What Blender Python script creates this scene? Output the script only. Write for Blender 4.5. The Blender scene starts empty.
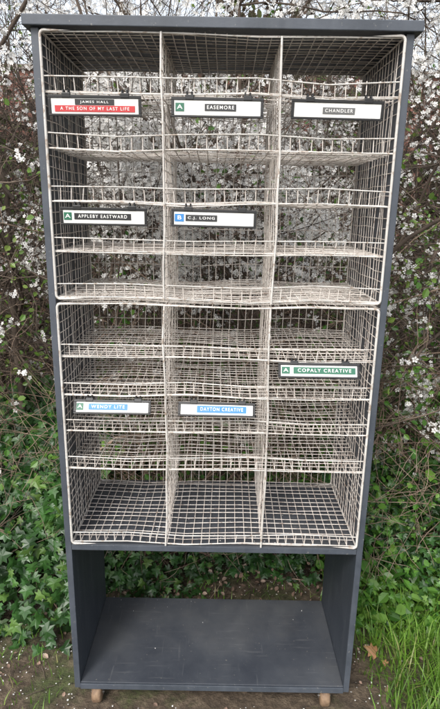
import bpy, math, random
import numpy as np
from mathutils import Matrix, Vector
SEED=7
rng=np.random.default_rng(SEED); random.seed(SEED)
scene=bpy.context.scene
scene.view_settings.view_transform='Standard'
scene.view_settings.look='None'
scene.view_settings.exposure=0

# ------------------------------------------------------------------ helpers
def build(name, V, polys, mat, parent=None, smooth=False):
    me=bpy.data.meshes.new(name)
    V=np.asarray(V,dtype=np.float32).reshape(-1,3)
    me.vertices.add(len(V)); me.vertices.foreach_set('co',V.ravel())
    loops=[];starts=[];tot=0
    for F in polys:
        F=np.asarray(F,dtype=np.int32)
        if len(F)==0: continue
        k=F.shape[1]
        starts.append(tot+np.arange(len(F),dtype=np.int32)*k)
        loops.append(F.ravel()); tot+=F.size
    loops=np.concatenate(loops); starts=np.concatenate(starts)
    me.loops.add(len(loops)); me.loops.foreach_set('vertex_index',loops)
    me.polygons.add(len(starts)); me.polygons.foreach_set('loop_start',starts)
    me.polygons.foreach_set('use_smooth',np.full(len(starts),bool(smooth)))
    me.update(calc_edges=True); me.validate()
    if mat: me.materials.append(mat)
    ob=bpy.data.objects.new(name,me); scene.collection.objects.link(ob)
    if parent: ob.parent=parent
    return ob

class Tubes:
    def __init__(s): s.V=[];s.Q=[];s.N=[];s.n=0
    def add(s,pts,rad,k=5,cap=False):
        pts=np.asarray(pts,float); n=len(pts)
        rad=np.broadcast_to(np.asarray(rad,float),(n,))
        t=np.gradient(pts,axis=0); t/=np.linalg.norm(t,axis=1)[:,None]+1e-9
        m=t.mean(0); ref=np.array([0,0,1.]) if abs(m[2])<0.75*np.linalg.norm(m)+1e-9 else np.array([1.,0,0])
        u=np.cross(t,ref); u/=np.linalg.norm(u,axis=1)[:,None]+1e-9
        v=np.cross(t,u)
        a=np.arange(k)*2*np.pi/k
        ring=pts[:,None,:]+rad[:,None,None]*(np.cos(a)[None,:,None]*u[:,None,:]+np.sin(a)[None,:,None]*v[:,None,:])
        s.V.append(ring.reshape(-1,3))
        i=np.arange(n-1)[:,None]*k; j=np.arange(k)[None,:]; j2=(j+1)%k
        q=np.stack([i+j,i+j2,i+k+j2,i+k+j],-1).reshape(-1,4)+s.n
        s.Q.append(q); s.n+=n*k
    def make(s,name,mat,parent=None,warp=None):
        V=np.concatenate(s.V)
        if warp is not None: V=warp(V)
        return build(name,V,[np.concatenate(s.Q)],mat,parent,smooth=True)

def box(name,lo,hi,mat,parent=None,bevel=0.0015):
    x0,y0,z0=lo;x1,y1,z1=hi
    c=Vector(((x0+x1)/2,(y0+y1)/2,(z0+z1)/2))
    V=[(x,y,z) for x in(x0,x1) for y in(y0,y1) for z in(z0,z1)]
    V=[tuple(Vector(v)-c) for v in V]
    F=[(0,1,3,2),(4,6,7,5),(0,4,5,1),(2,3,7,6),(0,2,6,4),(1,5,7,3)]
    ob=build(name,V,[F],mat,parent); ob.location=c
    if bevel:
        b=ob.modifiers.new('bev','BEVEL'); b.width=bevel; b.segments=2
    return ob

def frames(nrm,spin):
    nrm=nrm/(np.linalg.norm(nrm,axis=1)[:,None]+1e-9)
    ref=np.where(np.abs(nrm[:,2:3])<0.9,np.array([[0,0,1.]]),np.array([[1.,0,0]]))
    u=np.cross(ref,nrm); u/=np.linalg.norm(u,axis=1)[:,None]+1e-9
    v=np.cross(nrm,u)
    c=np.cos(spin)[:,None]; s=np.sin(spin)[:,None]
    X=c*u+s*v; Y=-s*u+c*v
    return np.stack([X,Y,nrm],axis=2)

def instances(T,F,P,R,S):
    T=np.asarray(T,float); n=len(P); m=len(T)
    V=np.einsum('nij,mj->nmi',R,T)*np.asarray(S)[:,None,None]+P[:,None,:]
    out=[]
    for f in F:
        f=np.asarray(f); out.append((f[None]+ (np.arange(n)*m)[:,None,None]).reshape(-1,f.shape[1]))
    return V.reshape(-1,3),out
def merge(parts):
    Vs=[];Ps={};n=0
    for V,polys in parts:
        for f in polys: Ps.setdefault(f.shape[1],[]).append(f+n)
        Vs.append(V); n+=len(V)
    return np.concatenate(Vs),[np.concatenate(p) for p in Ps.values()]

def empty(name,loc=(0,0,0)):
    e=bpy.data.objects.new(name,None); e.location=loc; e.empty_display_size=.1
    scene.collection.objects.link(e); return e

# ------------------------------------------------------------------ materials
class M:
    def __init__(s,name):
        s.m=bpy.data.materials.new(name); s.m.use_nodes=True
        s.t=s.m.node_tree; s.b=s.t.nodes['Principled BSDF']
    def n(s,typ,**kw):
        nd=s.t.nodes.new(typ)
        for k,v in kw.items():
            if k.startswith('i_'): nd.inputs[k[2:].replace('_',' ')].default_value=v
            else: setattr(nd,k,v)
        return nd
    def l(s,a,b): s.t.links.new(a,b)
    def ramp(s,fac,stops,interp='LINEAR'):
        r=s.n('ShaderNodeValToRGB'); r.color_ramp.interpolation=interp
        el=r.color_ramp.elements
        while len(el)<len(stops): el.new(0.5)
        for e,(p,c) in zip(el,stops): e.position=p; e.color=(*c,1)
        s.l(fac,r.inputs[0]); return r.outputs[0]
    def mix(s,fac,a,b,mode='MIX'):
        x=s.n('ShaderNodeMix',data_type='RGBA',blend_type=mode)
        if isinstance(fac,(int,float)): x.inputs[0].default_value=fac
        else: s.l(fac,x.inputs[0])
        for i,v in((6,a),(7,b)):
            if isinstance(v,tuple): x.inputs[i].default_value=(*v,1)
            else: s.l(v,x.inputs[i])
        return x.outputs[2]
    def noise(s,scale,detail=4,vec=None,rough=.55,dist=0):
        n=s.n('ShaderNodeTexNoise'); n.inputs['Scale'].default_value=scale
        n.inputs['Detail'].default_value=detail; n.inputs['Roughness'].default_value=rough
        n.inputs['Distortion'].default_value=dist
        if vec is not None: s.l(vec,n.inputs['Vector'])
        return n.outputs['Fac']
    def geo(s): return s.n('ShaderNodeNewGeometry').outputs['Position']
    def bump(s,h,strength=.3,dist=.002):
        b=s.n('ShaderNodeBump'); b.inputs['Strength'].default_value=strength; b.inputs['Distance'].default_value=dist
        s.l(h,b.inputs['Height']); s.l(b.outputs[0],s.b.inputs['Normal'])
    def col(s,c):
        if isinstance(c,tuple): s.b.inputs['Base Color'].default_value=(*c,1)
        else: s.l(c,s.b.inputs['Base Color'])
    def rough(s,r):
        if isinstance(r,(int,float)): s.b.inputs['Roughness'].default_value=r
        else: s.l(r,s.b.inputs['Roughness'])

def island_mat(name,stops,rough=.5,trans=0.0,shade=.6):
    a=M(name); r=a.n('ShaderNodeNewGeometry').outputs['Random Per Island']
    c=a.ramp(r,stops); nz=a.noise(9,3,a.geo())
    dk=a.ramp(nz,[(.3,(shade,)*3),(.7,(1.15 if shade<.8 else 1.,)*3)])
    c=a.mix(1.0,c,dk,'MULTIPLY')
    a.col(c); a.rough(rough)
    if trans:
        tr=a.n('ShaderNodeBsdfTranslucent'); a.l(c,tr.inputs[0])
        mx=a.n('ShaderNodeMixShader'); mx.inputs[0].default_value=trans
        a.l(a.b.outputs[0],mx.inputs[1]); a.l(tr.outputs[0],mx.inputs[2])
        a.l(mx.outputs[0],a.t.nodes['Material Output'].inputs[0])
    return a.m

def simple(name,c,rough=.5,metal=0):
    a=M(name); nz=a.noise(60,3,a.geo())
    d=a.ramp(nz,[(.25,tuple(x*.85 for x in c)),(.75,c)])
    a.col(d); a.rough(rough); a.b.inputs['Metallic'].default_value=metal; return a.m

# painted slate-grey cabinet
a=M('slate_paint'); gn=a.n('ShaderNodeNewGeometry'); g=gn.outputs['Position']
mp=a.n('ShaderNodeMapping'); mp.inputs['Scale'].default_value=(40,40,3); a.l(g,mp.inputs[0])
st=a.noise(1,4,mp.outputs[0]); big=a.noise(3.5,5,g,.65); fine=a.noise(130,2,g)
c=a.ramp(big,[(.3,(.030,.037,.048)),(.7,(.047,.055,.069))])
c=a.mix(a.ramp(st,[(.50,(0,0,0)),(.8,(.4,.4,.4))]),c,(.09,.10,.112))
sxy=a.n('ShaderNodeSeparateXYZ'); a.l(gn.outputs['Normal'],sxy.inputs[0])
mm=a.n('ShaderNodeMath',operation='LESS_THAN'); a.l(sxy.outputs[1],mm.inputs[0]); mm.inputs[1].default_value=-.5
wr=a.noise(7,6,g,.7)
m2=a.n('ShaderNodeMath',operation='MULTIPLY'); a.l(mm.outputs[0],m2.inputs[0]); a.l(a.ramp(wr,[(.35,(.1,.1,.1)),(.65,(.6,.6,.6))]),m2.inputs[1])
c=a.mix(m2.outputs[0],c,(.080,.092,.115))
sp=a.noise(90,3,g,.7); c=a.mix(a.ramp(sp,[(.64,(0,0,0)),(.70,(.6,.6,.6))]),c,(.22,.215,.20))
a.col(c); a.rough(a.ramp(big,[(.2,(.38,)*3),(.8,(.6,)*3)])); a.bump(fine,.25,.001)
PAINT=a.m
a=M('dusty_board_paint'); g=a.geo()
big=a.noise(5,6,g,.7); mp=a.n('ShaderNodeMapping'); mp.inputs['Scale'].default_value=(4,60,1); mp.inputs['Rotation'].default_value=(0,0,.5); a.l(g,mp.inputs[0])
mp2=a.n('ShaderNodeMapping'); mp2.inputs['Scale'].default_value=(70,5,1); mp2.inputs['Rotation'].default_value=(0,0,.3); a.l(g,mp2.inputs[0])
sc=a.noise(2,3,mp.outputs[0],.6); sc2=a.noise(1.5,3,mp2.outputs[0],.6); dots=a.noise(120,2,g,.6); dust=a.noise(2.2,5,g,.7)
c=a.ramp(big,[(.3,(.033,.038,.049)),(.72,(.060,.067,.079))])
c=a.mix(a.ramp(dust,[(.45,(0,0,0)),(.75,(.4,.4,.4))]),c,(.13,.128,.122))
c=a.mix(a.ramp(sc,[(.62,(0,0,0)),(.70,(.25,.25,.25))]),c,(.15,.155,.16))
c=a.mix(a.ramp(sc2,[(.66,(0,0,0)),(.72,(.25,.25,.25))]),c,(.15,.155,.16))
c=a.mix(a.ramp(dots,[(.71,(0,0,0)),(.75,(.5,.5,.5))]),c,(.28,.26,.22))
a.col(c); a.rough(a.ramp(big,[(.2,(.32,)*3),(.8,(.65,)*3)])); a.bump(dots,.2,.001)
BOARD=a.m
a=M('coated_wire'); g=a.geo(); n1=a.noise(14,4,g,.6); n2=a.noise(90,3,g,.6)
c=a.ramp(n1,[(.3,(.43,.385,.345)),(.62,(.70,.65,.60))])
c=a.mix(a.ramp(n2,[(.55,(0,0,0)),(.68,(.8,.8,.8))]),c,(.22,.14,.10))
a.col(c); a.rough(.5); a.bump(n2,.3,.0008); WIRE=a.m
a=M('frame_wire'); g=a.geo(); n1=a.noise(10,4,g,.6); n2=a.noise(70,3,g,.6)
c=a.ramp(n1,[(.3,(.42,.395,.365)),(.62,(.58,.56,.53))])
c=a.mix(a.ramp(n2,[(.55,(0,0,0)),(.66,(.75,.75,.75))]),c,(.24,.165,.11))
a.col(c); a.rough(.45); FRAME=a.m

BLACK=simple('black_plastic',(.010,.010,.011),.45)
PAPER=simple('label_paper',(.76,.76,.73),.6)
T_BLACK=simple('tape_black',(.02,.02,.022),.4)
T_RED=simple('tape_red',(.50,.035,.04),.4)
T_GREEN=simple('tape_green',(.02,.13,.075),.4)
T_BLUE=simple('tape_blue',(.03,.20,.50),.4)
T_GREY=simple('tape_grey',(.13,.13,.13),.5)
T_WHITE=simple('letter_white',(.80,.80,.78),.5)
METAL=simple('zinc_metal',(.30,.28,.26),.45,.8)
a=M('worn_wood'); g=a.geo(); mp=a.n('ShaderNodeMapping'); mp.inputs['Scale'].default_value=(60,4,60); a.l(g,mp.inputs[0])
w=a.noise(1,4,mp.outputs[0]); a.col(a.ramp(w,[(.3,(.11,.065,.04)),(.7,(.27,.18,.11))])); a.rough(.7); a.bump(w,.4,.002); WOOD=a.m

BARK_D=M('bark_dark'); g=BARK_D.geo(); n1=BARK_D.noise(6,5,g,.6); n2=BARK_D.noise(80,3,g,.6)
c=BARK_D.ramp(n1,[(.3,(.035,.025,.019)),(.55,(.09,.066,.05)),(.75,(.21,.165,.125))]); BARK_D.col(c); BARK_D.rough(.85); BARK_D.bump(n2,.6,.003); BARK_D=BARK_D.m
BARK_L=M('bark_light'); g=BARK_L.geo(); n1=BARK_L.noise(5,5,g,.6)
c=BARK_L.ramp(n1,[(.3,(.12,.08,.055)),(.55,(.27,.195,.145)),(.75,(.40,.32,.25))]); BARK_L.col(c); BARK_L.rough(.8); BARK_L=BARK_L.m
BLOSSOM=island_mat('blossom_white',[(0,(.78,.75,.70)),(.5,(.88,.87,.85)),(1,(.92,.91,.90))],.6,.30,.9)
IVY=island_mat('ivy_leaf',[(0,(.014,.045,.010)),(.5,(.028,.09,.018)),(.85,(.05,.14,.026)),(1,(.12,.21,.045))],.40,.15)
LEAFY=island_mat('young_leaf',[(0,(.06,.12,.015)),(.6,(.13,.24,.035)),(1,(.22,.31,.06))],.45,.3)
WEED=island_mat('weed_leaf',[(0,(.035,.11,.015)),(.5,(.075,.20,.025)),(1,(.16,.30,.05))],.42,.3)
GRASS=island_mat('grass_blade',[(0,(.07,.16,.02)),(.5,(.15,.30,.035)),(.9,(.22,.38,.06)),(1,(.38,.34,.16))],.42,.35)
DEAD=island_mat('dead_leaf',[(0,(.13,.08,.055)),(.5,(.30,.20,.15)),(1,(.52,.40,.32))],.75,.1)
DEADO=island_mat('dry_leaf',[(0,(.36,.17,.08)),(1,(.42,.22,.11))],.6,.1)
BACKM=island_mat('hedge_depth_leaf',[(0,(.03,.020,.014)),(.45,(.09,.06,.043)),(.62,(.05,.07,.02)),(.92,(.11,.15,.035)),(1,(.28,.22,.17))],.8,.1)

# ------------------------------------------------------------------ ground
def hgt(x,y):
    h=.012*np.sin(3.1*x+1.3*y)+.010*np.sin(7.3*x-4.1*y+1)+.006*np.sin(17*x+13*y)+.005*np.sin(31*x-23*y)
    flat=np.clip((np.maximum(np.abs(x)-.45,np.abs(y-.19)-.22))/.25,0,1)
    return h*flat
u=np.linspace(-1,1,241); gx=1.6*np.sinh(4.3*u)
X,Y=np.meshgrid(gx,gx+.6,indexing='ij'); Z=hgt(X,Y)*np.exp(-((X/15)**2+(Y/15)**2))
n=len(u); I=np.arange(n*n).reshape(n,n)
F=np.stack([I[:-1,:-1],I[1:,:-1],I[1:,1:],I[:-1,1:]],-1).reshape(-1,4)
a=M('soil_and_litter'); g=a.geo(); n1=a.noise(2.2,6,g,.65); n2=a.noise(22,6,g,.7); n3=a.noise(70,4,g,.7)
soil=a.ramp(n2,[(.3,(.026,.018,.012)),(.5,(.078,.056,.037)),(.72,(.19,.145,.10))])
moss=a.ramp(n3,[(.3,(.025,.04,.012)),(.7,(.075,.11,.025))])
c=a.mix(a.ramp(n1,[(.50,(0,0,0)),(.60,(.7,.7,.7))]),soil,moss)
a.col(c); a.rough(.9); a.bump(n2,.9,.025)
build('ground',np.stack([X,Y,Z],-1).reshape(-1,3),[F],a.m,smooth=True)

# ------------------------------------------------------------------ cabinet
HW=.430; ZB=.07; ZT=1.914; DEP=.385; TH=.018
cab=empty('wooden_cabinet',(0,0,0))
box('side_panel_left',(-HW,0,ZB),(-HW+TH,DEP,ZT),PAINT,cab)
box('side_panel_right',(HW-TH,0,ZB),(HW,DEP,ZT),PAINT,cab)
box('top_board',(-HW-.015,-.014,ZT+.0005),(HW+.015,DEP+.01,ZT+.023),PAINT,cab,.002)
box('bottom_board',(-HW+TH+.0004,.003,ZB),(HW-TH-.0004,DEP-.002,ZB+.02),BOARD,cab)
box('middle_shelf',(-HW+TH+.0004,.003,.570),(HW-TH-.0004,DEP-.002,.588),BOARD,cab)
box('bottom_trim',(-HW+TH+.0004,-.004,ZB-.001),(HW-TH-.0004,.0025,ZB+.019),PAINT,cab)
box('shelf_trim',(-HW+TH+.0004,-.001,.569),(HW-TH-.0004,.0025,.5872),PAINT,cab)
def cyl(name,c,r,h,axis,mat,parent,k=28):
    a_=np.arange(k)*2*np.pi/k; V=[]
    prof=[(0,-h/2),(r*.82,-h/2),(r,-h/2+.18*h),(r,h/2-.18*h),(r*.82,h/2),(0,h/2)]
    for (rr,hh) in prof: V+=[(hh,rr*math.cos(t),rr*math.sin(t)) if axis=='X' else (rr*math.cos(t),rr*math.sin(t),hh) for t in a_]
    V=np.array(V)+np.array(c); Q=[]
    for i in range(len(prof)-1):
        for j in range(k): Q.append((i*k+j,i*k+(j+1)%k,(i+1)*k+(j+1)%k,(i+1)*k+j))
    return build(name,V,[Q],mat,parent,smooth=True)
for i,(x,y) in enumerate(((-.365,.030),(.360,.030),(-.365,.33),(.360,.33))):
    box('castor_plate_%d'%(i+1),(x-.026,y-.026,ZB-.0045),(x+.026,y+.026,ZB-.0012),METAL,cab,.0005)
    box('castor_fork_a_%d'%(i+1),(x-.0185,y-.010,ZB-.046),(x-.0165,y+.016,ZB-.0048),METAL,cab,.0004)
    box('castor_fork_b_%d'%(i+1),(x+.0165,y-.010,ZB-.046),(x+.0185,y+.016,ZB-.0048),METAL,cab,.0004)
    cyl('castor_wheel_%d'%(i+1),(x,y-.006,.031),.031,.030,'X',WOOD,cab)
    cyl('castor_axle_%d'%(i+1),(x,y-.006,.031),.004,.042,'X',METAL,cab,12)

# ------------------------------------------------------------------ wire rack
RW=.4085; RB=.362; RF=-.004
mesh=Tubes(); frm=Tubes()
def seg(p,q,n=6):
    t=np.linspace(0,1,n)[:,None]; return np.array(p)[None]*(1-t)+np.array(q)[None]*t
def wire(p,q,r=.0012,j=.0012,k=5,T=mesh):
    P=seg(p,q,6); P[1:-1]+=rng.normal(0,j,(4,3)); P+=rng.normal(0,j*.5,3)
    T.add(P,r,k)
cols=np.linspace(-RW,RW,4); PIT=.0254
def tray(z,lip):
    yf=RF+.006
    for c in range(3):
        xs=np.linspace(cols[c],cols[c+1],12)[1:-1]
        for x in xs:
            x=x+rng.normal(0,.0014)
            pts=[(x,RB,z),(x,RB*.6,z+rng.normal(0,.0018)),(x,RB*.3,z+rng.normal(0,.0018)),(x,yf,z)]
            if lip: pts.append((x+rng.normal(0,.0015),yf-.001,z+lip))
            P=np.array(pts); mesh.add(P[:4],.00125,5)
            if lip: mesh.add(P[3:],.00125,5)
    for y in np.linspace(RB,yf,15):
        wire((-RW,y+rng.normal(0,.0012),z+.0022),(RW,y+rng.normal(0,.0012),z+.0022),.00125,.0014)
    wire((-RW,yf-.002,z),(RW,yf-.002,z),.0017,.0014,6,frm)
    if lip: wire((-RW,yf-.003,z+lip),(RW,yf-.003,z+lip),.0017,.0018,6,frm)
up=[1.303,1.420,1.540,1.660,1.782]; UT=1.908
lo=[.5935,.830,.940,1.045,1.150]; LT=1.290
for z in up[1:]: tray(z,.034)
tray(up[0]+.002,.034); tray(UT-.003,0)
tray(lo[0]+.003,.03)
for z in lo[1:]: tray(z,.033)
tray(LT-.004,0)
def wall(x,z0,z1,jj=.0018):
    for y in np.linspace(RF+.012,RB,15)[1:]:
        wire((x,y,z0),(x,y,z1),.0012,jj)
    nz=int((z1-z0)/PIT)
    for z in np.linspace(z0,z1,nz+1):
        wire((x+.0022,RF+.004,z),(x+.0022,RB,z),.0012,jj)
for (z0,z1) in((up[0],UT),(lo[0],LT)):
    for x in cols: wall(x,z0,z1)
    for x in np.linspace(-RW,RW,34): wire((x,RB,z0),(x,RB,z1),.0012,.0018)
    for z in np.linspace(z0,z1,int((z1-z0)/.0508)+1): wire((-RW,RB+.0022,z),(RW,RB+.0022,z),.0012,.0018)
    for y,r in((RF,.0034),(RB+.004,.0026)):
        c=.010; pts=[]
        for (cx,cz,a0) in((RW-c,z1-c,0),(-RW+c,z1-c,90),(-RW+c,z0+c,180),(RW-c,z0+c,270)):
            for aa in np.radians(np.linspace(a0,a0+90,6)): pts.append((cx+c*math.cos(aa),y,cz+c*math.sin(aa)))
        pts.append(pts[0])
        P=[np.array(pts[0])]
        for q in pts[1:]:
            q=np.array(q); d=np.linalg.norm(q-P[-1]); m=max(1,int(d/.06)); b=P[-1]
            for i in range(1,m+1): P.append(b+(q-b)*i/m)
        frm.add(np.array(P),r,8)
    for x in cols[1:3]: frm.add(seg((x,RF-.001,z0),(x,RF-.001,z1),8)+rng.normal(0,.0006,(8,3)),.0026,8)
    for x in (-RW,RW):
        for z in (z0+.002,z1-.002): frm.add(seg((x,RF,z),(x,RB,z),4),.0026,6)
def warp(V):
    x,y,z=V[:,0],V[:,1],V[:,2]
    edge=np.clip((RW-np.abs(x))/.1,0,1)
    W=V.copy()
    W[:,0]+=.0030*np.sin(9*z+5*y)*edge+.0014*np.sin(31*z+7*x)*edge
    W[:,2]+=(.0032*np.sin(11*x+6*y+8*z)+.0026*np.sin(23*x-9*y+21*z))*edge
    W[:,1]+=.0015*np.sin(15*x+12*z)*edge
    return W
rack=empty('wire_mesh_pigeonhole_rack')
mesh.make('mesh_wires',WIRE,rack,warp); frm.make('frame_wires',FRAME,rack,warp)

# ------------------------------------------------------------------ name labels
def holder(cx,cz,w,tilt,items,h=.042,roll=0):
    e=empty('name_label_holder',(cx,-.013,cz+h/2))
    e.rotation_euler=(math.radians(tilt),math.radians(roll),0)
    zc=-h/2
    def bx(nm,x0,x1,y0,y1,z0,z1,m,b=.0008): return box(nm,(x0,y0,z0),(x1,y1,z1),m,e,b)
    bx('backing',-w/2,w/2,0,.003,zc-h/2,zc+h/2,BLACK)
    r=.0045
    bx('rim_top',-w/2,w/2,-.003,-.0002,zc+h/2-r-.002,zc+h/2,BLACK)
    bx('rim_bottom',-w/2,w/2,-.003,-.0002,zc-h/2,zc-h/2+r,BLACK)
    bx('rim_left',-w/2,-w/2+r+.002,-.0031,-.0002,zc-h/2+r+.0003,zc+h/2-r-.0023,BLACK)
    bx('rim_right',w/2-r-.002,w/2,-.0031,-.0002,zc-h/2+r+.0003,zc+h/2-r-.0023,BLACK)
    bx('paper_insert',-w/2+r+.0022,w/2-r-.0022,-.0012,-.0003,zc-h/2+r+.0004,zc+h/2-r-.0024,PAPER,0)
    for i,x in enumerate((-w*.33,w*.30)):
        t=Tubes(); aa=np.linspace(-.6,4.2,12)
        t.add(np.stack([np.full(12,x),.004-.007*np.cos(aa)*.9,.004+.007*np.sin(aa)],-1),.0022,6)
        t.add(np.stack([np.full(12,x+.011),.004-.007*np.cos(aa)*.9,.004+.007*np.sin(aa)],-1),.0022,6)
        t.make('clip_hook_%d'%(i+1),BLACK,e)
        bx('clip_%d'%(i+1),x-.004,x+.016,-.004,.002,-.006,.005,BLACK,.0015)
    for i,(x0,x1,dz,hh,m,txt,tm) in enumerate(items):
        bx('tape_%d'%(i+1),x0,x1,-.0022,-.0014,zc+dz-hh/2,zc+dz+hh/2,m,.0002)
        if txt:
            cu=bpy.data.curves.new('lettering','FONT'); cu.body=txt; cu.size=.02; cu.align_x='CENTER'; cu.align_y='CENTER'
            cu.extrude=.0001; cu.offset=.0002; cu.space_character=1.3
            to=bpy.data.objects.new('lettering_%d'%(i+1),cu); scene.collection.objects.link(to)
            cu.materials.append(tm)
            bpy.context.view_layer.update()
            d=to.dimensions.copy()
            s=(x1-x0)*.86/d.x; s2=hh*.52/d.y; s=min(s,s2*1.4)
            to.parent=e; to.scale=(s,s2,1); to.rotation_euler=(math.pi/2,0,0)
            to.location=((x0+x1)/2,-.0026,zc+dz)
    return e
GN,BL=T_GREEN,T_BLUE
holder(-.290,1.752,.213,3,[(-.045,.045,.0075,.0125,T_BLACK,'JAMES HALL',T_WHITE),(-.092,.092,-.0065,.0135,T_RED,'A THE SON OF MY LAST LIFE',T_WHITE)],.044,-.3)
holder(-.009,1.752,.211,-2,[(-.096,-.076,0,.018,GN,'A',T_WHITE),(-.029,.043,0,.015,T_BLACK,'EASEMORE',T_WHITE)],.043)
holder(.2665,1.752,.212,4,[(-.034,.040,-.002,.014,T_GREY,'CHANDLER',T_WHITE)],.042,.5)
holder(-.279,1.506,.209,2,[(-.096,-.077,0,.018,GN,'A',T_WHITE),(-.071,.066,0,.015,T_BLACK,'APPLEBY EASTWARD',T_WHITE)],.042)
holder(-.0135,1.506,.205,-3,[(-.094,-.072,0,.018,BL,'B',T_WHITE),(-.068,.008,0,.015,T_BLACK,'C.J. LONG',T_WHITE)],.042,.5)
holder(.263,1.128,.210,-24,[(-.096,-.075,0,.018,GN,'A',T_WHITE),(-.066,.094,0,.017,T_GREEN,'COPALY CREATIVE',T_WHITE)],.040)
holder(-.274,1.018,.203,-27,[(-.094,-.076,0,.018,GN,'A',T_WHITE),(-.062,.040,0,.016,BL,'WENDY LITE',T_WHITE)],.038)
holder(.001,1.016,.203,-27,[(-.052,.078,0,.018,BL,'DAYTON CREATIVE',T_WHITE)],.038,.4)

# ------------------------------------------------------------------ brick wall far behind the hedge
a=M('old_brick'); tc=a.n('ShaderNodeNewGeometry'); sx=a.n('ShaderNodeSeparateXYZ'); a.l(tc.outputs['Position'],sx.inputs[0])
cb=a.n('ShaderNodeCombineXYZ'); a.l(sx.outputs[0],cb.inputs[0]); a.l(sx.outputs[2],cb.inputs[1])
bt=a.n('ShaderNodeTexBrick'); a.l(cb.outputs[0],bt.inputs['Vector'])
bt.inputs['Scale'].default_value=1; bt.inputs['Brick Width'].default_value=.225; bt.inputs['Row Height'].default_value=.075
bt.inputs['Mortar Size'].default_value=.006; bt.inputs['Mortar Smooth'].default_value=.2
bt.inputs['Color1'].default_value=(.20,.085,.062,1); bt.inputs['Color2'].default_value=(.14,.06,.048,1); bt.inputs['Mortar'].default_value=(.22,.19,.17,1)
nz=a.noise(8,5,tc.outputs['Position'],.65)
c=a.mix(1.0,bt.outputs[0],a.ramp(nz,[(.3,(.6,.6,.6)),(.7,(1.25,1.2,1.15))]),'MULTIPLY'); a.col(c); a.rough(.85)
a.bump(bt.outputs['Fac'],-.6,.006)
BRICK=a.m
bw=empty('brick_wall')
box('wall_body',(-11,6.6,-.05),(11,6.83,3.3),BRICK,bw,0)
box('coping',(-11,6.56,3.301),(11,6.87,3.37),simple('coping_stone',(.28,.25,.22),.85),bw,.01)
for i,x in enumerate((-6.2,-2.1,2.4,6.6)):
    box('pier_%d'%(i+1),(x,6.49,-.05),(x+.34,6.598,3.25),BRICK,bw,0)

# ------------------------------------------------------------------ branches
def bad(P):
    return ((np.abs(P[:,0])<.52)&(P[:,1]<.47))|(P[:,1]<.34)
def grow(T,tips,p,d,L,r,depth,nch,wig=.25,up=.03,seglen=.07,maxd=3):
    n=max(4,int(L/seglen))
    D=d[None]+np.cumsum(rng.normal(0,wig,(n,3)),0)*.6; D[:,2]+=up*np.arange(n)
    D/=np.linalg.norm(D,axis=1)[:,None]
    P=np.vstack([p,p+np.cumsum(D*(L/n),0)])
    b=bad(P)
    if b.any():
        i=int(np.argmax(b))
        if i<4: return
        P=P[:i]; D=D[:i-1]; n=i-1
    rad=np.linspace(r,max(r*.35,.0009),n+1)
    T.add(P,rad,6 if depth==0 else (4 if depth==1 else 3))
    if depth>=2: tips.append(P[1:])
    if depth<maxd:
        for _ in range(nch[depth]):
            i=rng.integers(1,n)
            q=rng.normal(0,1,3); dd=D[i]*.55+q/np.linalg.norm(q)*.9; dd[2]+=.1; dd/=np.linalg.norm(dd)
            grow(T,tips,P[i],dd,L*rng.uniform(.3,.55),max(rad[i]*.5,.0011),depth+1,nch,wig,up,seglen*.8,maxd)
TD=Tubes(); tipsD=[]
for x in np.linspace(-2.9,2.9,20):
    for s in range(5):
        p=np.array([x+rng.normal(0,.15),rng.uniform(.95,2.8),0.])
        d=np.array([rng.normal(0,.35),rng.normal(-.05,.2),1.]); d/=np.linalg.norm(d)
        grow(TD,tipsD,p,d,rng.uniform(2.3,3.7),rng.uniform(.006,.017),0,(10,7,4),.22,.02,.12)
hedge=empty('blackthorn_hedge')
TD.make('branches',BARK_D,hedge)
TL=Tubes(); tipsL=[]
for s in range(190):
    side=rng.choice([-1,1,1,0])
    x=side*rng.uniform(.55,2.0) if side else rng.uniform(-.7,.7)
    p=np.array([x,rng.uniform(.7,1.9),0.])
    d=np.array([rng.normal(0,.5),rng.normal(-.1,.3),1.]); d/=np.linalg.norm(d)
    grow(TL,tipsL,p,d,rng.uniform(1.2,3.0),rng.uniform(.002,.0055),0,(6,4,2),.35,-.04,.08)
br=empty('bramble_thicket')
TL.make('stems',BARK_L,br)
TB=Tubes()
for p,q,r in (((.75,1.1,2.45),(2.0,1.3,2.70),.017),((1.45,1.0,2.25),(.80,.72,1.30),.015),((1.35,.9,1.45),(.72,.62,.95),.011),((-1.7,1.0,2.35),(-.78,.75,1.55),.014),((-1.9,1.2,1.4),(-.85,.9,2.5),.015),((-.5,1.3,2.55),(1.0,1.3,2.42),.012),
              ((-.85,.8,.1),(-1.05,1.0,2.6),.017),((.85,.95,.1),(1.0,1.1,2.7),.018),((-.25,1.1,0),(-.45,1.2,2.6),.016),((.3,1.2,0),(.05,1.15,2.6),.014),((-1.5,.9,.9),(-.7,.75,1.35),.008),((1.6,.9,1.9),(.75,.8,1.75),.008)):
    n=16; P=seg(p,q,n); P[1:-1]+=np.cumsum(rng.normal(0,.016,(n-2,3)),0)*np.sin(np.linspace(.2,2.9,n-2))[:,None]; TB.add(P,np.linspace(r,r*.5,n),7)
    for i in range(1,n-1):
        for _ in range(3):
            dd=rng.normal(0,1,3); dd/=np.linalg.norm(dd); grow(TB,tipsD,P[i],dd,rng.uniform(.2,.6),.004,2,(0,0,3),.3,.03,.06)
TB.make('boughs',BARK_D,hedge)

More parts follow.
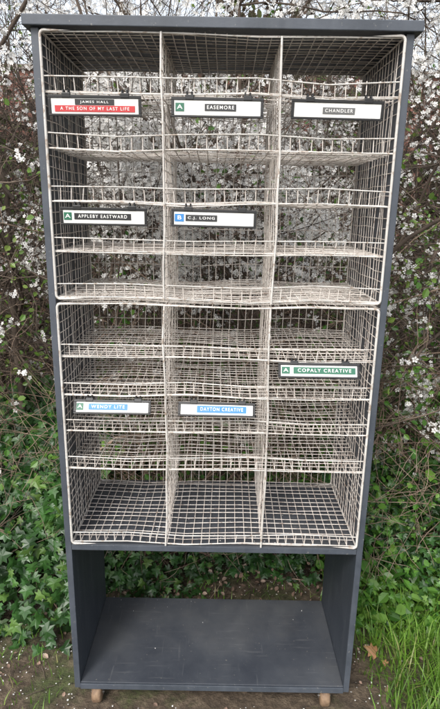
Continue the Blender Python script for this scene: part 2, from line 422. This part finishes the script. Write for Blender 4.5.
# blossoms
ang=np.arange(5)*2*np.pi/5; Tm=[];Fm=[]
for i,aa in enumerate(ang):
    ca,sa=math.cos(aa),math.sin(aa)
    for (r,w,z) in((.08,0,0),(.6,.34,.12),(1.0,0,.22),(.6,-.34,.12)):
        Tm.append((r*ca-w*sa,r*sa+w*ca,z))
    Fm.append((4*i,4*i+1,4*i+2,4*i+3))
pts=np.concatenate(tipsD)
w=.07+.93*np.exp(-((pts[:,0]/.72)**4))*np.exp(-(((pts[:,2]-1.80)/.58)**4))
w+=.16*(pts[:,2]>2.05)
w*= (.25+1.8*(np.sin(5*pts[:,0]+3*pts[:,2])*np.sin(4*pts[:,2]-3*pts[:,1])>-.2))*(.2+1.5*(np.sin(19*pts[:,0]+3)*np.sin(17*pts[:,2])*np.sin(15*pts[:,1])>-.15))
keep=rng.random(len(pts))<np.clip(w*.40*(pts[:,1]<2.2),0,1)
C=pts[keep]; C=np.repeat(C,6,0); C+=rng.normal(0,.012,C.shape)
print('BLOSSOMS',len(C),'tips',len(pts))
if len(C)>80000: C=C[rng.permutation(len(C))[:80000]]
N=rng.normal(0,.9,C.shape)+np.array([0,-.9,.6])
V,F=instances(Tm,[np.array(Fm)],C,frames(N,rng.uniform(0,6.3,len(C))),rng.uniform(.006,.0120,len(C)))
build('blossoms',V,F,BLOSSOM,hedge)

LT_=[(0,0,0),(.32,.35,.08),(.30,.7,.06),(0,1,-.05),(-.30,.7,.06),(-.32,.35,.08)]
LF=[(0,1,2,3),(0,3,4,5)]
ptsL=np.concatenate(tipsL)
def scatter_leaves(name,P,mat,parent,s0,s1,pref=(0,-.6,.6),T=LT_,F=LF):
    N=rng.normal(0,.7,P.shape)+np.array(pref)
    F=[np.array(F)] if not isinstance(F[0],np.ndarray) else F
    V,FF=instances(T,F,P,frames(N,rng.uniform(0,6.3,len(P))),rng.uniform(s0,s1,len(P)))
    return build(name,V,FF,mat,parent)
sel=np.abs(pts[:,0])>.5; sel&=(pts[:,1]<2.0)
A=pts[sel]; cl=np.sin(4.1*A[:,0]+1)*np.sin(3.7*A[:,2])+.5*np.sin(9*A[:,2]+7*A[:,0]); A=A[cl>0]
P=np.vstack([pts[rng.permutation(len(pts))[:6000]],A[rng.permutation(len(A))[:12000]]]); P=P+rng.normal(0,.02,P.shape)
scatter_leaves('leaves',P,LEAFY,hedge,.012,.030)
idx=rng.permutation(len(ptsL))[:14000]; P=ptsL[idx]; P=P+rng.normal(0,.02,P.shape)
scatter_leaves('leaves',P,WEED,br,.012,.036)
# deep hedge behind: mostly dark brown and olive leaves that fill the gaps
n=34000; x=rng.uniform(-4.5,4.5,n); y=3.0+1.6*rng.random(n)
top=2.85+.35*np.sin(1.7*x+1)+.22*np.sin(4.3*x)+.12*np.sin(9*x+2)
z=top*rng.random(n)**.8
cl=np.sin(4*x+2*z)*np.sin(3.3*z-2*x+y)+.4*np.sin(11*x+7*z)
m=(cl>-.55)|(z<1.3); m&=rng.random(n)<np.clip((top+.25-z)/.7,.15,1)
P=np.stack([x,y,z],-1)[m]
bh=empty('background_hedge')
scatter_leaves('back_leaves',P,BACKM,bh,.04,.095,(0,-.5,.3))
TK=Tubes()
for i in range(900):
    p=np.array([rng.uniform(-4.3,4.3),rng.uniform(2.8,4.4),rng.uniform(0,2.4)]); d=rng.normal(0,.5,3)+np.array([0,0,.9]); d/=np.linalg.norm(d)
    L=rng.uniform(.5,1.3); P=p+d*np.linspace(0,L,6)[:,None]+np.cumsum(rng.normal(0,.03,(6,3)),0); TK.add(P,np.linspace(.008,.002,6)*rng.uniform(.5,1.3),3)
TK.make('back_branches',BARK_D,bh)

# ivy
iv=[(0,0),(.30,-.12),(.62,.05),(.36,.25),(.60,.52),(.26,.56),(0,1.05),(-.26,.56),(-.60,.52),(-.36,.25),(-.62,.05),(-.30,-.12)]
IT=[(0,.32,.07)]+[(x,y,-.10*abs(x)-.05*(y-.3)**2) for x,y in iv]
IF=np.array([(0,i+1,(i+1)%12+1) for i in range(12)])
def ivy_bank(name,x0,x1,yb,depth,H,n,s0=.022,s1=.048,mat=IVY):
    x=rng.uniform(x0,x1,n); u=rng.random(n)
    e=.5+.5*np.sin(2.3*x+.6)*.5+.25*np.sin(6.1*x)
    Hx=H*(.75+.35*e)
    y=yb+depth*u**1.2+rng.normal(0,.04,n)+.06*np.sin(5*x)+.05*np.sin(11*x+9*u); z=Hx*np.sqrt(u)*(1+rng.normal(0,.06,n))-np.abs(rng.normal(0,.06,n))
    P=np.stack([x,y,np.maximum(z,.01)],-1)
    m=~((np.abs(P[:,0])<.47)&(P[:,1]<.43)); P=P[m]
    N=rng.normal(0,.5,P.shape)+np.array([0,-.9,.7])
    return instances(IT,[IF],P,frames(N,math.pi+rng.normal(0,.9,len(P))),rng.uniform(s0,s1,len(P)))
V,F=merge([ivy_bank('',-2.6,-.46,.28,.75,.80,8500,.020,.052),ivy_bank('',-2.6,-.48,.50,.75,.62,3500)])
ivy=build('ivy_plant',V,F,IVY)
V,F=merge([ivy_bank('',-.7,.85,.56,.7,.30,3600,.018,.040),ivy_bank('',.46,1.1,.50,.5,.6,1300,.016,.034)])
build('ivy_plant',V,F,IVY)

# weeds right: small lobed leaves plus broad ones
def weeds(n,x0,x1,y0,y1,hs_,s0,s1,T,F):
    x=rng.uniform(x0,x1,n); y=rng.uniform(y0,y1,n); z=np.abs(rng.normal(0,hs_,n))*np.clip((y-.15)*1.4,0.15,1.1)+.02
    P=np.stack([x,y,z],-1)
    return instances(T,[np.array(F)],P,frames(rng.normal(0,.6,P.shape)+np.array([0,-.4,.9]),rng.uniform(0,6.3,n)),rng.uniform(s0,s1,n))
V,F=merge([weeds(9500,.46,2.3,.28,1.4,.32,.010,.028,IT,IF),weeds(2000,.46,1.8,.28,1.2,.26,.030,.065,LT_,LF),weeds(2200,-.7,.7,.8,2.2,.18,.015,.04,IT,IF)])
build('leafy_weeds',V,F,WEED)

# grass
def blades(n,x,y,h0,h1,wd=.0032,lean=.45):
    T=[]
    for i,t in enumerate((0,.35,.7)):
        ww=(1,.85,.5)[i]; T+= [(-ww,t*t*lean,t),(ww,t*t*lean,t)]
    T.append((0,lean*1.1,.97)); T=np.array(T)
    az=rng.uniform(0,2*np.pi,n); h=rng.uniform(h0,h1,n)
    w=wd*rng.uniform(.6,1.3,n); ln=rng.uniform(.3,2.2,n)
    V=np.zeros((n,7,3))
    lx=T[None,:,0]*w[:,None]; ly=T[None,:,1]*(h*ln)[:,None]; lz=T[None,:,2]*(h*np.sqrt(np.clip(1-.25*ln**2*.5,.3,1)))[:,None]
    c,s=np.cos(az)[:,None],np.sin(az)[:,None]
    V[:,:,0]=x[:,None]+lx*c-ly*s; V[:,:,1]=y[:,None]+lx*s+ly*c; V[:,:,2]=lz
    V=V.reshape(-1,3); b=(np.arange(n)*7)[:,None,None]
    q=(np.array([[0,1,3,2],[2,3,5,4]])[None]+b).reshape(-1,4); t=(np.array([[4,5,6]])[None]+b).reshape(-1,3)
    return V,[q,t]
def pts_grass(n,x0,x1,y0,y1,edge=None):
    x=rng.uniform(x0,x1,n); y=rng.uniform(y0,y1,n)
    if edge is not None:
        m=x>edge(y)+rng.normal(0,.06,n); x,y=x[m],y[m]
    m=~((np.abs(x)<.50)&(np.abs(y-.19)<.26)); return x[m],y[m]
x,y=pts_grass(34000,.45,2.6,-.7,1.6,lambda y:.60-.15*np.clip(y,-.5,1)); p1=blades(len(x),x,y,.04,.17,.0030)
x,y=pts_grass(20000,-1.6,1.4,.8,3.4); p2=blades(len(x),x,y,.08,.28,.0030)
x,y=pts_grass(2200,-2.0,.7,-.3,.6); p3=blades(len(x),x,y,.02,.06,.002)
V,F=merge([p1,p2,p3]); build('grass',V,F,GRASS)

# white flowering spray on the right
TS=Tubes(); tp=[]
for s in range(14):
    p=np.array([rng.uniform(.95,1.25),rng.uniform(.6,.9),rng.uniform(.6,.95)]); d=np.array([-1,-.1,rng.normal(-.1,.3)]); d/=np.linalg.norm(d)
    grow(TS,tp,p,d,rng.uniform(.2,.5),.003,1,(0,4,3),.2,-.02,.05)
sh=empty('flowering_shrub'); TS.make('twigs',BARK_L,sh)
q=np.concatenate(tp); C=q[rng.random(len(q))<.45]; C=np.repeat(C,3,0); C=C+rng.normal(0,.012,C.shape); C=C[:1300]
N=rng.normal(0,1,C.shape)+np.array([0,-.6,.5])
build('blossoms',*instances(Tm,[np.array(Fm)],C,frames(N,rng.uniform(0,6.3,len(C))),rng.uniform(.007,.013,len(C))),BLOSSOM,sh)
P=q[rng.permutation(len(q))[:500]]; P=P+rng.normal(0,.015,P.shape); scatter_leaves('leaves',P,WEED,sh,.015,.035)

# petals & litter
n=6500; x=rng.uniform(-1.6,1.6,n); y=rng.uniform(-.6,1.8,n); m=~((np.abs(x)<.44)&(y>0)&(y<.39)); x,y=x[m],y[m]
P=np.stack([x,y,hgt(x,y)+.006],-1); S=rng.uniform(.0025,.0068,len(P))
xs=rng.uniform(-.40,.40,9); ys=.37-.3*rng.random(9)**2; P=np.vstack([P,np.stack([xs,ys,np.full(9,ZB+.0215)],-1)])
xs=rng.uniform(-.40,.40,60); ys=rng.uniform(.02,.35,60); P=np.vstack([P,np.stack([xs,ys,np.full(60,.5896)],-1)])
S=np.concatenate([S,rng.uniform(.002,.005,69)])
N=rng.normal(0,.2,P.shape)+np.array([0,0,1.])
PT=[(0,0,0),(.5,.5,.1),(0,1.1,.05),(-.5,.5,.1)]; PF=[np.array([(0,1,2,3)])]
V,F=instances(PT,PF,P,frames(N,rng.uniform(0,6.3,len(P))),S)
build('fallen_petals',V,F,BLOSSOM)
n=12000; x=rng.uniform(-2.2,2.2,n); y=rng.uniform(.45,3.9,n); P=np.stack([x,y,hgt(x,y)+rng.uniform(.004,.05,n)],-1)
x2=rng.uniform(-1.5,1.2,500); y2=rng.uniform(-.5,.6,500); m=~((np.abs(x2)<.44)&(y2>0)&(y2<.39)); P=np.vstack([P,np.stack([x2,y2,hgt(x2,y2)+.008],-1)[m]])
N=rng.normal(0,.4,P.shape)+np.array([0,-.2,1.])
build('leaf_litter',*instances(LT_,[np.array(LF)],P,frames(N,rng.uniform(0,6.3,len(P))),rng.uniform(.006,.026,len(P))),DEAD)
P=np.array([[.575,.20,.03],[.60,.16,.02]]); build('dry_leaf',*instances(IT,[IF],P,frames(np.array([[.2,-.5,1.],[-.4,-.2,1]]),np.array([.8,2.2])),np.array([.045,.025])),DEADO)
TT=Tubes()
for i in range(110):
    x=rng.uniform(-1.4,1.3); y=rng.uniform(-.3,.9)
    if abs(x)<.55 and y<.5: continue
    aa=rng.uniform(0,6.3); L=rng.uniform(.03,.12); t=np.linspace(0,1,5); xx=x+np.cos(aa)*L*t; yy=y+np.sin(aa)*L*t+rng.normal(0,.003,5)
    TT.add(np.stack([xx,yy,hgt(xx,yy)+.006],-1),rng.uniform(.0008,.002),4)
TT.make('fallen_twigs',BARK_D)

# ------------------------------------------------------------------ light, camera
w=bpy.data.worlds.new('World'); scene.world=w; w.use_nodes=True
nt=w.node_tree; bg=nt.nodes['Background']
sky=nt.nodes.new('ShaderNodeTexSky'); sky.sky_type='NISHITA'; sky.sun_disc=False
EL,AZ=math.radians(46),math.radians(205)
sky.sun_elevation=EL; sky.sun_rotation=AZ; sky.air_density=1.2; sky.dust_density=3; sky.ozone_density=.6
hs=nt.nodes.new('ShaderNodeHueSaturation'); hs.inputs['Saturation'].default_value=.35; hs.inputs['Value'].default_value=2.1
nt.links.new(sky.outputs[0],hs.inputs['Color']); nt.links.new(hs.outputs[0],bg.inputs[0]); bg.inputs[1].default_value=.15
L=bpy.data.lights.new('sun','SUN'); L.energy=1.9; L.angle=math.radians(14); L.color=(1,.97,.92)
so=bpy.data.objects.new('sun',L); scene.collection.objects.link(so)
sd=Vector((math.sin(AZ)*math.cos(EL),math.cos(AZ)*math.cos(EL),math.sin(EL)))
so.rotation_euler=sd.to_track_quat('Z','Y').to_euler(); so.location=sd*10

cam=bpy.data.cameras.new('camera'); co=bpy.data.objects.new('camera',cam); scene.collection.objects.link(co)
cam.sensor_fit='VERTICAL'; cam.sensor_height=36; cam.sensor_width=36; cam.lens=36*533/709; cam.clip_end=500; cam.clip_start=.02
Mx=Matrix.Rotation(math.radians(90-15.2),4,'X')@Matrix.Rotation(math.radians(1.02),4,'Z')
co.matrix_world=Matrix.Translation((.007,-1.34,1.527))@Mx
scene.camera=co
